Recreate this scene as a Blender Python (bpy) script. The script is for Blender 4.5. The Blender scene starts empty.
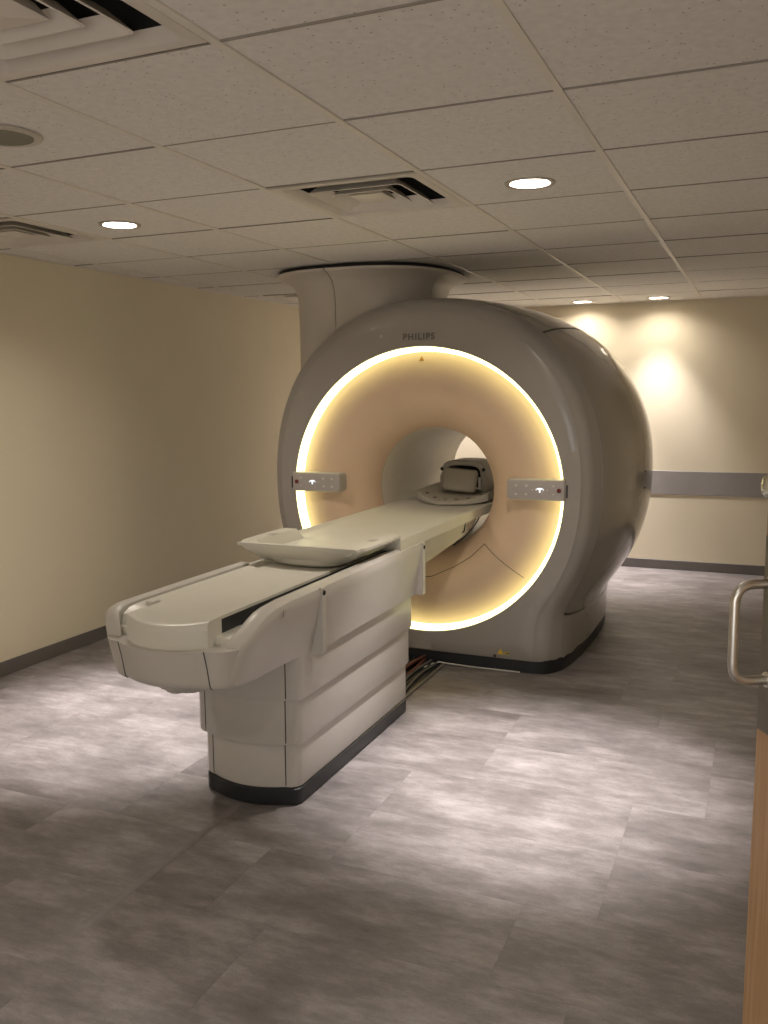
import bpy, bmesh, math, random
import numpy as np
from mathutils import Vector, Matrix
random.seed(7)
SC = bpy.context.scene
C = SC.collection
PI = math.pi

# ---------------------------------------------------------------- camera
cam = bpy.data.cameras.new('camera')
cam.sensor_fit = 'VERTICAL'
cam.sensor_height = 24.0
cam.lens = 24.0 * 885.57 / 1024.0
cam.clip_start = 0.02
co = bpy.data.objects.new('camera', cam)
C.objects.link(co)
_R = ((0.919702, 0.392551, -0.007159), (0.044954, -0.123400, -0.991338), (-0.390034, 0.911414, -0.131138))
_m = Matrix(((_R[0][0], -_R[1][0], -_R[2][0], 0), (_R[0][1], -_R[1][1], -_R[2][1], 0),
             (_R[0][2], -_R[1][2], -_R[2][2], 1.623), (0, 0, 0, 1)))
co.matrix_world = _m
SC.camera = co

# ---------------------------------------------------------------- world, exposure
w = bpy.data.worlds.new('world')
SC.world = w
w.use_nodes = True
w.node_tree.nodes['Background'].inputs[0].default_value = (1.0, 0.9, 0.75, 1)
w.node_tree.nodes['Background'].inputs[1].default_value = 0.0
SC.view_settings.view_transform = 'Standard'
SC.view_settings.look = 'None'
SC.view_settings.gamma = 1.0
SC.view_settings.exposure = 0.3
SC.view_settings.use_curve_mapping = False
LAMP_COL = (1.0, 0.925, 0.91)
LAMP_W = 500.0          # each recessed downlight
RING_E = 2.7           # light ring of the scanner
LENS_E = 320.0
FRONT_FILL_W = 22.0

# ---------------------------------------------------------------- materials
MATS = {}
def mat(name, col, rough=0.5, metal=0.0, emit=None, estr=0.0, noise=0.0, nscale=8.0, bump=0.0, bscale=120.0, spec=0.5, coat=0.0):
    if name in MATS:
        return MATS[name]
    m = bpy.data.materials.new(name)
    m.use_nodes = True
    nt = m.node_tree
    b = nt.nodes['Principled BSDF']
    b.inputs['Base Color'].default_value = (*col, 1)
    b.inputs['Roughness'].default_value = rough
    b.inputs['Metallic'].default_value = metal
    b.inputs['Specular IOR Level'].default_value = spec
    b.inputs['Coat Weight'].default_value = coat
    b.inputs['Coat Roughness'].default_value = 0.06
    tc = nt.nodes.new('ShaderNodeTexCoord')
    if noise > 0:
        n = nt.nodes.new('ShaderNodeTexNoise')
        n.inputs['Scale'].default_value = nscale
        n.inputs['Detail'].default_value = 6
        nt.links.new(tc.outputs['Object'], n.inputs['Vector'])
        r = nt.nodes.new('ShaderNodeValToRGB')
        r.color_ramp.elements[0].position = 0.3
        r.color_ramp.elements[1].position = 0.7
        r.color_ramp.elements[0].color = (*[max(0, c * (1 - noise)) for c in col], 1)
        r.color_ramp.elements[1].color = (*[min(1, c * (1 + noise)) for c in col], 1)
        nt.links.new(n.outputs['Fac'], r.inputs['Fac'])
        nt.links.new(r.outputs['Color'], b.inputs['Base Color'])
    if bump > 0:
        n2 = nt.nodes.new('ShaderNodeTexNoise')
        n2.inputs['Scale'].default_value = bscale
        n2.inputs['Detail'].default_value = 4
        nt.links.new(tc.outputs['Object'], n2.inputs['Vector'])
        bp = nt.nodes.new('ShaderNodeBump')
        bp.inputs['Strength'].default_value = bump
        bp.inputs['Distance'].default_value = 0.002
        nt.links.new(n2.outputs['Fac'], bp.inputs['Height'])
        nt.links.new(bp.outputs['Normal'], b.inputs['Normal'])
    if emit:
        b.inputs['Emission Color'].default_value = (*emit, 1)
        b.inputs['Emission Strength'].default_value = estr
    MATS[name] = m
    return m

M_wall = mat('wall_paint', (0.76, 0.685, 0.525), 0.75, noise=0.02, nscale=2.0, bump=0.15, bscale=250)
M_band = mat('band_vinyl', (0.30, 0.28, 0.27), 0.45, noise=0.03)
M_base = mat('baseboard_rubber', (0.145, 0.13, 0.12), 0.5, noise=0.05)
M_tee = mat('tee_paint', (0.76, 0.715, 0.64), 0.45, noise=0.03)
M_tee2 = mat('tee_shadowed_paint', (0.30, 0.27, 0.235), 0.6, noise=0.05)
M_plenum = mat('plenum_dark', (0.02, 0.02, 0.02), 0.9, noise=0.1)
M_vent = mat('vent_paint', (0.72, 0.67, 0.60), 0.4, noise=0.06, nscale=5)
M_dark = mat('dark_void', (0.015, 0.014, 0.013), 0.8, noise=0.1)
M_shell = mat('shell_gloss', (0.34, 0.315, 0.28), 0.2, noise=0.015, nscale=3, coat=0.7)
M_bezel = mat('bezel_satin', (0.35, 0.325, 0.295), 0.28, noise=0.02, nscale=3, coat=0.3)
M_fascia = mat('fascia_peach', (0.76, 0.565, 0.39), 0.5, noise=0.02, nscale=3)
M_bore = mat('bore_plastic', (0.80, 0.75, 0.63), 0.4, noise=0.02)
M_white = mat('table_plastic', (0.57, 0.54, 0.495), 0.38, noise=0.02, nscale=4)
M_deck = mat('deck_plastic', (0.68, 0.655, 0.575), 0.35, noise=0.02, nscale=5)
M_black = mat('plinth_black', (0.018, 0.019, 0.022), 0.4, noise=0.1)
M_seam = mat('seam_dark', (0.03, 0.027, 0.024), 0.7, noise=0.1)
M_coil = mat('coil_grey', (0.50, 0.46, 0.385), 0.5, noise=0.04)
M_cush = mat('cushion_grey', (0.47, 0.43, 0.355), 0.6, noise=0.05, bump=0.1)
M_panel = mat('panel_grey', (0.47, 0.43, 0.40), 0.45, noise=0.02)
M_key = mat('key_light', (0.70, 0.68, 0.62), 0.4, noise=0.02)
M_stop = mat('stop_red', (0.16, 0.015, 0.01), 0.3, noise=0.05)
M_disp = mat('display_icon', (0.8, 0.85, 0.9), 0.4, emit=(0.85, 0.92, 1.0), estr=0.9, noise=0.01)
M_ring = mat('ring_light', (0.9, 0.85, 0.7), 0.4, emit=(1.0, 0.97, 0.46), estr=RING_E)
M_lens = mat('lamp_lens', (0.9, 0.9, 0.9), 0.4, emit=(1.0, 0.9, 0.78), estr=LENS_E)
M_lens2 = mat('lamp_lens_dim', (0.9, 0.9, 0.9), 0.4, emit=(1.0, 0.9, 0.78), estr=LENS_E * 0.5)
M_trimring = mat('lamp_trim', (0.52, 0.48, 0.42), 0.35, noise=0.02)
M_cone = mat('lamp_cone', (0.75, 0.72, 0.68), 0.2, metal=0.6, noise=0.02)
M_speaker = mat('speaker_mesh', (0.23, 0.22, 0.17), 0.7, bump=0.5, bscale=500, noise=0.04)
M_steel = mat('brushed_steel', (0.72, 0.70, 0.65), 0.32, metal=1.0, noise=0.05, nscale=60)
M_chrome = mat('chrome', (0.75, 0.76, 0.77), 0.12, metal=1.0, noise=0.02)
M_plate = mat('dull_plate', (0.30, 0.28, 0.24), 0.42, metal=1.0, noise=0.08, nscale=30)
M_logo = mat('logo_grey', (0.15, 0.14, 0.13), 0.3, metal=0.4, noise=0.05)
M_yellow = mat('sticker_yellow', (0.75, 0.50, 0.04), 0.5, noise=0.03)
M_orange = mat('warning_orange', (0.45, 0.20, 0.02), 0.5, noise=0.03)
M_cabR = mat('cable_red', (0.09, 0.03, 0.02), 0.5, noise=0.1)
M_cabG = mat('cable_grey', (0.10, 0.095, 0.09), 0.5, noise=0.1)
M_cabW = mat('cable_white', (0.6, 0.58, 0.55), 0.5, noise=0.05)

def wood_mat():
    m = bpy.data.materials.new('door_wood'); m.use_nodes = True
    nt = m.node_tree; b = nt.nodes['Principled BSDF']
    tc = nt.nodes.new('ShaderNodeTexCoord'); mp = nt.nodes.new('ShaderNodeMapping')
    mp.inputs['Scale'].default_value = (18, 18, 0.7)
    n = nt.nodes.new('ShaderNodeTexNoise'); n.inputs['Scale'].default_value = 5; n.inputs['Detail'].default_value = 8
    r = nt.nodes.new('ShaderNodeValToRGB')
    r.color_ramp.elements[0].position = 0.3; r.color_ramp.elements[1].position = 0.72
    r.color_ramp.elements[0].color = (0.42, 0.25, 0.125, 1); r.color_ramp.elements[1].color = (0.56, 0.36, 0.20, 1)
    nt.links.new(tc.outputs['Object'], mp.inputs['Vector']); nt.links.new(mp.outputs['Vector'], n.inputs['Vector'])
    nt.links.new(n.outputs['Fac'], r.inputs['Fac']); nt.links.new(r.outputs['Color'], b.inputs['Base Color'])
    b.inputs['Roughness'].default_value = 0.4
    return m
M_wood = wood_mat()

def floor_mat():
    m = bpy.data.materials.new('vinyl_plank'); m.use_nodes = True
    nt = m.node_tree; b = nt.nodes['Principled BSDF']; L = nt.links
    geo = nt.nodes.new('ShaderNodeNewGeometry'); oi = nt.nodes.new('ShaderNodeObjectInfo')
    off = nt.nodes.new('ShaderNodeVectorMath'); off.operation = 'SCALE'
    comb = nt.nodes.new('ShaderNodeCombineXYZ')
    L.new(oi.outputs['Random'], comb.inputs['X']); L.new(oi.outputs['Random'], comb.inputs['Y'])
    L.new(comb.outputs['Vector'], off.inputs[0]); off.inputs['Scale'].default_value = 3.1
    add = nt.nodes.new('ShaderNodeVectorMath'); add.operation = 'ADD'
    L.new(geo.outputs['Position'], add.inputs[0]); L.new(off.outputs['Vector'], add.inputs[1])
    def nz(scale, sx, sy, det, rough=0.6):
        mp = nt.nodes.new('ShaderNodeMapping'); mp.inputs['Scale'].default_value = (sx, sy, 1)
        L.new(add.outputs['Vector'], mp.inputs['Vector'])
        n = nt.nodes.new('ShaderNodeTexNoise'); n.inputs['Scale'].default_value = scale
        n.inputs['Detail'].default_value = det; n.inputs['Roughness'].default_value = rough
        L.new(mp.outputs['Vector'], n.inputs['Vector']); return n
    n1 = nz(2.4, 0.8, 1.6, 10, 0.70); n2 = nz(8, 0.7, 2.2, 9, 0.74); n3 = nz(150, 1, 1, 2, 0.6)
    def mth(op, a, bb):
        k = nt.nodes.new('ShaderNodeMath'); k.operation = op
        for i, v in enumerate((a, bb)):
            if isinstance(v, float): k.inputs[i].default_value = v
            else: L.new(v, k.inputs[i])
        return k.outputs[0]
    s = mth('ADD', mth('MULTIPLY', n1.outputs['Fac'], 0.60), mth('MULTIPLY', n2.outputs['Fac'], 0.32))
    s = mth('ADD', s, mth('MULTIPLY', n3.outputs['Fac'], 0.08))
    s = mth('ADD', s, mth('MULTIPLY', mth('SUBTRACT', oi.outputs['Random'], 0.5), 0.02))
    r = nt.nodes.new('ShaderNodeValToRGB')
    e = r.color_ramp.elements
    e[0].position = 0.35; e[0].color = (0.092, 0.080, 0.080, 1)
    e[1].position = 0.66; e[1].color = (0.385, 0.354, 0.354, 1)
    k = r.color_ramp.elements.new(0.5); k.color = (0.200, 0.180, 0.177, 1)
    L.new(s, r.inputs['Fac']); L.new(r.outputs['Color'], b.inputs['Base Color'])
    b.inputs['Roughness'].default_value = 0.5
    bp = nt.nodes.new('ShaderNodeBump'); bp.inputs['Strength'].default_value = 0.12; bp.inputs['Distance'].default_value = 0.001
    L.new(n2.outputs['Fac'], bp.inputs['Height']); L.new(bp.outputs['Normal'], b.inputs['Normal'])
    return m
M_floor = floor_mat()

def tile_mat():
    m = bpy.data.materials.new('ceiling_fissured'); m.use_nodes = True
    nt = m.node_tree; b = nt.nodes['Principled BSDF']; L = nt.links
    geo = nt.nodes.new('ShaderNodeNewGeometry')
    v = nt.nodes.new('ShaderNodeTexVoronoi'); v.inputs['Scale'].default_value = 55; v.inputs['Randomness'].default_value = 1.0
    n = nt.nodes.new('ShaderNodeTexNoise'); n.inputs['Scale'].default_value = 38; n.inputs['Detail'].default_value = 5
    L.new(geo.outputs['Position'], v.inputs['Vector']); L.new(geo.outputs['Position'], n.inputs['Vector'])
    a = nt.nodes.new('ShaderNodeMath'); a.operation = 'MULTIPLY'; L.new(v.outputs['Distance'], a.inputs[0]); a.inputs[1].default_value = 1.0
    rp = nt.nodes.new('ShaderNodeValToRGB')
    rp.color_ramp.elements[0].position = 0.10; rp.color_ramp.elements[0].color = (0, 0, 0, 1)
    rp.color_ramp.elements[1].position = 0.20; rp.color_ramp.elements[1].color = (1, 1, 1, 1)
    L.new(a.outputs[0], rp.inputs['Fac'])
    wn = nt.nodes.new('ShaderNodeMath'); wn.operation = 'GREATER_THAN'; L.new(v.outputs['Color'], wn.inputs[0]); wn.inputs[1].default_value = 0.42
    mx0 = nt.nodes.new('ShaderNodeMath'); mx0.operation = 'MAXIMUM'; L.new(rp.outputs['Color'], mx0.inputs[0]); L.new(wn.outputs[0], mx0.inputs[1])
    mx = nt.nodes.new('ShaderNodeMixRGB'); mx.blend_type = 'MIX'
    mx.inputs['Color1'].default_value = (0.42, 0.385, 0.34, 1); mx.inputs['Color2'].default_value = (0.90, 0.87, 0.82, 1)
    L.new(mx0.outputs[0], mx.inputs['Fac'])
    mul = nt.nodes.new('ShaderNodeMixRGB'); mul.blend_type = 'MULTIPLY'; mul.inputs['Fac'].default_value = 0.25
    L.new(mx.outputs['Color'], mul.inputs['Color1']); L.new(n.outputs['Fac'], mul.inputs['Color2'])
    L.new(mul.outputs['Color'], b.inputs['Base Color'])
    b.inputs['Roughness'].default_value = 0.9
    bp = nt.nodes.new('ShaderNodeBump'); bp.inputs['Strength'].default_value = 0.25; bp.inputs['Distance'].default_value = 0.002
    L.new(mx0.outputs[0], bp.inputs['Height']); L.new(bp.outputs['Normal'], b.inputs['Normal'])
    return m
M_tile = tile_mat()

# ---------------------------------------------------------------- helpers
def thing(name, label, cat, loc=(0, 0, 0), group=None):
    o = bpy.data.objects.new(name, None)
    o.empty_display_size = 0.1
    C.objects.link(o)
    o.location = loc
    o['label'] = label; o['category'] = cat
    if group: o['group'] = group
    return o

def root_loc(p):
    v = Vector((0, 0, 0))
    while p:
        v += p.location; p = p.parent
    return v

def obj(name, bm, m, parent=None, smooth=None, label=None):
    """bm is in world coordinates; links it as one mesh object under parent"""
    if parent is not None:
        bmesh.ops.translate(bm, verts=bm.verts, vec=-root_loc(parent))
    me = bpy.data.meshes.new(name)
    bmesh.ops.recalc_face_normals(bm, faces=bm.faces)
    bm.to_mesh(me); bm.free()
    me.materials.append(m)
    if smooth is not None:
        me.polygons.foreach_set('use_smooth', [True] * len(me.polygons))
        me.set_sharp_from_angle(angle=math.radians(smooth))
    o = bpy.data.objects.new(name, me)
    C.objects.link(o)
    if parent is not None: o.parent = parent
    if label: o['label'] = label
    return o

def struct(o):
    o['kind'] = 'structure'; return o

def box(x0, x1, y0, y1, z0, z1, bm=None, bev=0.0, seg=2):
    own = bm is None
    if own: bm = bmesh.new()
    r = bmesh.ops.create_cube(bm, size=1.0)
    vs = r['verts']
    for v in vs:
        v.co = Vector(((x0 + x1) / 2 + v.co.x * (x1 - x0), (y0 + y1) / 2 + v.co.y * (y1 - y0), (z0 + z1) / 2 + v.co.z * (z1 - z0)))
    if bev > 0:
        es = list({e for v in vs for e in v.link_edges})
        bmesh.ops.bevel(bm, geom=es, offset=bev, segments=seg, affect='EDGES', profile=0.5)
    return bm

def loft(loops, bm=None, closed=True, cap0=False, cap1=False):
    if bm is None: bm = bmesh.new()
    rows = [[bm.verts.new(p) for p in lp] for lp in loops]
    n = len(rows[0])
    for a, b in zip(rows, rows[1:]):
        for j in range(n if closed else n - 1):
            k = (j + 1) % n
            try: bm.faces.new((a[j], a[k], b[k], b[j]))
            except ValueError: pass
    if cap0: bm.faces.new(rows[0])
    if cap1: bm.faces.new(rows[-1][::-1])
    return bm

def tube(path, r, seg=10, bm=None, cap=True):
    pts = [Vector(p) for p in path]
    loops = []
    up = Vector((0.13, 0.27, 0.95))
    for i, p in enumerate(pts):
        t = (pts[min(i + 1, len(pts) - 1)] - pts[max(i - 1, 0)]).normalized()
        a = t.cross(up)
        if a.length < 0.05: a = t.cross(Vector((1, 0.2, 0)))
        a.normalize(); b = t.cross(a)
        loops.append([p + a * (r * math.cos(2 * PI * k / seg)) + b * (r * math.sin(2 * PI * k / seg)) for k in range(seg)])
    return loft(loops, bm, True, cap, cap)

def round_path(pts, rad, n=6):
    """rounds the corners of a polyline"""
    P = [Vector(p) for p in pts]
    out = [P[0]]
    for i in range(1, len(P) - 1):
        a = (P[i - 1] - P[i]).normalized(); b = (P[i + 1] - P[i]).normalized()
        s, e = P[i] + a * rad, P[i] + b * rad
        for k in range(n + 1):
            t = k / n
            out.append((1 - t) ** 2 * s + 2 * t * (1 - t) * P[i] + t * t * e)
    out.append(P[-1])
    return out

def revolve_y(profile, cx, cz, seg=128, bm=None):
    """profile of (r, y) around an axis parallel to Y"""
    return loft([[(cx + r * math.cos(2 * PI * k / seg), y, cz + r * math.sin(2 * PI * k / seg)) for k in range(seg)] for r, y in profile], bm)

def revolve_z(profile, cx, cy, seg=48, bm=None, cap0=False, cap1=False):
    return loft([[(cx + r * math.cos(2 * PI * k / seg), cy + r * math.sin(2 * PI * k / seg), z) for k in range(seg)] for r, z in profile], bm, True, cap0, cap1)

# ---------------------------------------------------------------- room shell
XL, XR, YN, YB, H = -4.05, 0.62, -0.75, 8.46, 2.438
struct(obj('wall_left', box(XL - 0.12, XL, YN - 0.12, YB + 0.12, -0.05, 2.75), M_wall))
struct(obj('wall_back', box(XL, XR, YB, YB + 0.12, -0.05, 2.75), M_wall))
struct(obj('wall_right', box(XR, XR + 0.12, YN - 0.12, YB + 0.12, -0.05, 2.75), M_wall))
bmw = box(XL, -1.25, YN - 0.12, YN, -0.05, 2.75)
box(-1.25, XR, YN - 0.12, YN, 2.16, 2.75, bmw)
box(0.42, XR, YN - 0.12, YN, -0.05, 2.16, bmw)
struct(obj('wall_front', bmw, M_wall))
# fill lamp added out of view, shining in through the doorway behind the camera
al = bpy.data.lights.new('front_fill_light', 'AREA'); al.shape = 'RECTANGLE'; al.size = 1.9; al.size_y = 1.9
al.energy = FRONT_FILL_W; al.color = (1.0, 0.96, 0.92)
ao = bpy.data.objects.new('front_fill_light', al); C.objects.link(ao); ao.location = (-0.42, YN - 0.75, 1.15); ao.rotation_euler = (PI / 2, 0, 0)
struct(obj('baseboard_left', box(XL, XL + 0.008, YN, YB, 0, 0.086, bev=0.003, seg=1), M_base))
struct(obj('baseboard_back', box(XL + 0.008, XR - 0.008, YB - 0.008, YB, 0, 0.088, bev=0.003, seg=1), M_base))
struct(obj('baseboard_right', box(XR - 0.008, XR, 2.2, YB, 0, 0.088, bev=0.003, seg=1), M_base))
struct(obj('trim_1', box(XL, XR, YB - 0.006, YB, 0.698, 0.915, bev=0.002, seg=1), M_band))

# floor: slab with vinyl planks as parts
fl = struct(obj('floor', box(XL, XR, YN, YB, -0.06, -0.003), M_seam))
PW, PL = 0.415, 0.93
def plank_mesh(wx, wy):
    bm = box(-wx / 2, wx / 2, -wy / 2, wy / 2, -0.003, 0.0)
    me = bpy.data.meshes.new('floor_plank'); bm.to_mesh(me); bm.free(); me.materials.append(M_floor); return me
_pm = {}
row = 0
y = 3.44 - 11 * PW
while y < YB:
    y0, y1 = max(y, YN), min(y + PW, YB)
    if y1 - y0 > 0.02:
        x = XL - random.choice((0.08, 0.31, 0.55, 0.74))
        while x < XR:
            x0, x1 = max(x, XL), min(x + PL, XR)
            if x1 - x0 > 0.02:
                key = (round(x1 - x0, 3), round(y1 - y0, 3))
                if key not in _pm: _pm[key] = plank_mesh(key[0] - 0.0005, key[1] - 0.0005)
                o = bpy.data.objects.new('floor_plank', _pm[key]); C.objects.link(o)
                o.parent = fl; o.location = ((x0 + x1) / 2, (y0 + y1) / 2, 0)
            x += PL
    y += PW; row += 1
M_strip = mat('strip_vinyl', (0.195, 0.177, 0.174), 0.5, noise=0.15, nscale=20)
obj('seam_strip', box(-1.882, -1.848, 1.95, 2.88, -0.001, 0.0006), M_strip, fl, label='lighter grey flush strip in the floor')

# ceiling: plenum, tees and tiles
ce = struct(obj('ceiling', box(XL, XR, YN, YB, 2.68, 2.75), M_plenum))
GX = [XL, -3.855, -3.195, -2.535, -1.875, -1.215, -0.555, 0.105, XR]
GY = [YN, -0.115, 0.544] + [1.8645 + 0.66 * i for i in range(-1, 10)] + [YB]
GY = [YN, -0.115, 0.5445] + [1.2045 + 0.66 * i for i in range(0, 11)] + [YB]
TW = 0.0125
for i, gx in enumerate(GX[1:-1]):
    obj('main_tee', box(gx - TW, gx + TW, YN, YB, H, H + 0.025, bev=0.001, seg=1), M_tee, ce)
for gy in GY[1:-1]:
    for a, b in zip(GX, GX[1:]):
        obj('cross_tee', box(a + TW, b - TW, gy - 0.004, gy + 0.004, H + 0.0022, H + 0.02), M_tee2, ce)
obj('wall_angle', box(XL, XL + 0.02, YN, YB, H, H + 0.004), M_tee, ce)
obj('wall_angle', box(XL, XR, YB - 0.02, YB, H, H + 0.004), M_tee, ce)

VENTS = {(4, 3), (4, 6), (1, 6), (1, 11)}                       # (column, row) cells that hold air diffusers
LIGHTS = {(6, 6), (3, 6), (5, 13), (6, 13), (3, 13)}
cell = lambda c, r: (GX[c], GX[c + 1], GY[r], GY[r + 1])
def col_of(x): return max(i for i, g in enumerate(GX) if g <= x)
def row_of(yv): return max(i for i, g in enumerate(GY) if g <= yv)
VENT_AT = [(-1.545, 1.53), (-1.545, 3.515), (-3.525, 3.515), (-3.525, 6.815)]
LIGHT_AT = [(-0.885, 3.545), (-2.885, 3.545), (-1.552, 8.20), (-0.888, 8.15), (-2.87, 8.15), (-0.885, 0.2), (-2.885, 0.2)]
VENTS = {(col_of(x), row_of(yv)) for x, yv in VENT_AT}
LIGHTS = {(col_of(x), row_of(yv)): (x, yv) for x, yv in LIGHT_AT}
LR = 0.082
def tile_bm(wx, wy, hole=None):
    if hole is None:
        return box(-wx / 2, wx / 2, -wy / 2, wy / 2, 0, 0.016)
    hx, hy = hole
    bm = bmesh.new(); n = 32
    inner = []; outer = []
    for k in range(n):
        a = 2 * PI * k / n + PI / 4
        c, s = math.cos(a), math.sin(a)
        m = 1 / max(abs(c), abs(s))
        inner.append((hx + LR * c, hy + LR * s)); outer.append((c * m * wx / 2, s * m * wy / 2))
    loops = [[(px, py, 0.016) for px, py in outer], [(px, py, 0) for px, py in outer], [(px, py, 0) for px, py in inner], [(px, py, 0.016) for px, py in inner]]
    return loft(loops, bm)
_tm = {}
for ci in range(len(GX) - 1):
    for ri in range(len(GY) - 1):
        x0, x1, y0, y1 = cell(ci, ri)
        if (ci, ri) in VENTS or x1 - x0 < 0.03 or y1 - y0 < 0.03: continue
        hole = None
        if (ci, ri) in LIGHTS:
            lx, ly = LIGHTS[(ci, ri)]
            hole = (lx - (x0 + x1) / 2, ly - (y0 + y1) / 2)
        key = (round(x1 - x0, 3), round(y1 - y0, 3), hole)
        if key not in _tm:
            bm = tile_bm(key[0] - 0.025, key[1] - 0.006, hole)
            me = bpy.data.meshes.new('ceiling_tile'); bmesh.ops.recalc_face_normals(bm, faces=bm.faces); bm.to_mesh(me); bm.free(); me.materials.append(M_tile); _tm[key] = me
        o = bpy.data.objects.new('ceiling_tile', _tm[key]); C.objects.link(o); o.parent = ce
        o.location = ((x0 + x1) / 2, (y0 + y1) / 2, H + 0.0035 + random.uniform(0, 0.0025))
        o.rotation_euler = (random.uniform(-0.003, 0.003), random.uniform(-0.002, 0.002), 0)

# ---------------------------------------------------------------- MRI scanner
CX, CZ, YF = -1.868, 1.049, 4.93
scan = thing('mri_scanner', 'large rounded grey MRI scanner with glowing ring around its bore', 'scanner', (CX, 5.6, 0))
#        Y      a      b      zc     wb
TAB = [(4.935, 0.955, 1.010, 1.100, 0.700),
       (4.950, 0.985, 1.035, 1.103, 0.745),
       (5.000, 1.022, 1.068, 1.106, 0.800),
       (5.060, 1.052, 1.080, 1.108, 0.835),
       (5.250, 1.118, 1.095, 1.110, 0.872),
       (5.550, 1.178, 1.106, 1.112, 0.895),
       (5.900, 1.205, 1.108, 1.115, 0.905),
       (6.250, 1.185, 1.090, 1.115, 0.895),
       (6.550, 1.110, 1.020, 1.110, 0.850),
       (6.780, 0.990, 0.920, 1.100, 0.780),
       (6.900, 0.860, 0.800, 1.090, 0.690),
       (6.940, 0.760, 0.700, 1.080, 0.600)]
_ty = np.array([t[0] for t in TAB]); _tv = np.array([t[1:] for t in TAB])
_sl = np.gradient(_tv, _ty, axis=0)
def sec(yv):
    i = int(np.clip(np.searchsorted(_ty, yv) - 1, 0, len(_ty) - 2))
    h = _ty[i + 1] - _ty[i]; t = (yv - _ty[i]) / h
    return ((2 * t**3 - 3 * t**2 + 1) * _tv[i] + (t**3 - 2 * t**2 + t) * h * _sl[i] + (-2 * t**3 + 3 * t**2) * _tv[i + 1] + (t**3 - t**2) * h * _sl[i + 1])
NSE = 2.22
ZP = 0.075
def outline(yv, th, inset=0.0):
    a, b, zc, wb = sec(yv)
    c, s = math.cos(th), math.sin(th)
    r = 1.0 / ((abs(c) / a) ** NSE + (abs(s) / b) ** NSE) ** (1 / NSE)
    if s < -0.02:
        rb = min(wb / max(abs(c), 1e-6), (zc - ZP) / abs(s))
        k = 26.0
        r = math.log(math.exp(k * r) + math.exp(k * rb)) / k if abs(r - rb) < 1 else max(r, rb)
        r = min(r, (zc - ZP) / abs(s))
    r -= inset
    return Vector((CX + r * c, yv, zc + r * s))
def thetas(a, b, n): return [math.radians(a + (b - a) * i / n) for i in range(n + 1)]
# front bezel, one closed band from the light ring to the front seam
NT = 320
TH = [2 * PI * k / NT for k in range(NT)]
loops = []
loops.append([(CX + 0.854 * math.cos(t), 4.962, CZ + 0.854 * math.sin(t)) for t in TH])
loops.append([(CX + 0.854 * math.cos(t), 4.936, CZ + 0.854 * math.sin(t)) for t in TH])
loops.append([(CX + 0.858 * math.cos(t), 4.930, CZ + 0.858 * math.sin(t)) for t in TH])
o0 = [outline(4.935, t) for t in TH]
for f in (0.5, 0.93):
    lp = []
    for t, p in zip(TH, o0):
        q = Vector((CX + 0.858 * math.cos(t), 4.930, CZ + 0.858 * math.sin(t)))
        v = q.lerp(p, f); v.y = 4.928; lp.append(v)
    loops.append(lp)
for yv in (4.935, 4.942, 4.95, 4.965, 4.985, 5.01, 5.035, 5.052):
    loops.append([outline(yv, t) for t in TH])
loops.append([outline(5.0525, t, 0.02) for t in TH])
obj('front_bezel', loft(loops), M_bezel, scan, smooth=40)
# inner frame seen in the seams
ys = [5.0, 5.1, 5.25, 5.4, 5.6, 5.8, 6.0, 6.2, 6.4, 6.6, 6.75, 6.85]
obj('inner_frame', loft([[outline(yv, t, 0.012) for t in TH] for yv in ys]), M_seam, scan, smooth=40)
def cover(name, t0, t1, nth, ylist, m, label=None):
    ts = thetas(t0, t1, nth)
    g = 0.006
    ts[0] += g; ts[-1] -= g
    L = [[outline(yv, t) for t in ts] for yv in ylist]
    # turned-in border
    a = [outline(ylist[0] - 0.0005, t, 0.012) for t in ts]
    b = [outline(ylist[-1] + 0.0005, t, 0.012) for t in ts]
    rows = [a] + L + [b]
    for r, yv in zip(rows, [ylist[0]] + list(ylist) + [ylist[-1]]):
        r.insert(0, outline(yv, ts[0], 0.012)); r.append(outline(yv, ts[-1], 0.012))
    return obj(name, loft(rows, closed=False), m, scan, smooth=45, label=label)
YS1 = [5.0535, 5.075, 5.12, 5.2, 5.3, 5.4, 5.5, 5.6, 5.75, 5.9, 6.05, 6.2, 6.297]
YS2 = [6.303, 6.35, 6.45, 6.55, 6.65, 6.72, 6.78, 6.84, 6.88, 6.91, 6.93, 6.94]
cover('side_cover', -42, 51, 90, YS1, M_shell)
cover('side_cover', 129, 222, 90, YS1, M_shell)
cover('top_cover', 51, 129, 70, YS1, M_shell)
cover('base_cover', 222, 318, 120, YS1, M_shell)
cover('rear_cover', -89.9, 269.9, 300, YS2, M_shell)
# black plinth
def plinth_loop(z, ins):
    pts = []
    for yv in (4.955, 4.975, 5.02, 5.08, 5.2, 5.4, 5.6, 5.9, 6.2, 6.5, 6.7):
        pts.append((CX + sec(yv)[3] - ins, yv, z))
    r = pts; l = [(2 * CX - px, py, pz) for px, py, pz in r]
    f = [(CX + 0.66 - ins, 4.932 + ins, z)]
    f2 = [(2 * CX - f[0][0], f[0][1], z)]
    return f + r + [(CX + 0.6, 6.78, z), (CX - 0.6, 6.78, z)] + l[::-1] + f2
obj('plinth', loft([plinth_loop(0.0, 0.006), plinth_loop(ZP + 0.006, 0.006)], cap0=True, cap1=True), M_black, scan, smooth=40, label='black plinth')
# light ring
obj('light_ring', revolve_y([(0.853, 4.938), (0.852, 4.985), (0.847, 4.997), (0.838, 5.000), (0.826, 5.001)], CX, CZ, 160), M_ring, scan, smooth=60, label='glowing warm white ring')
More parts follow.
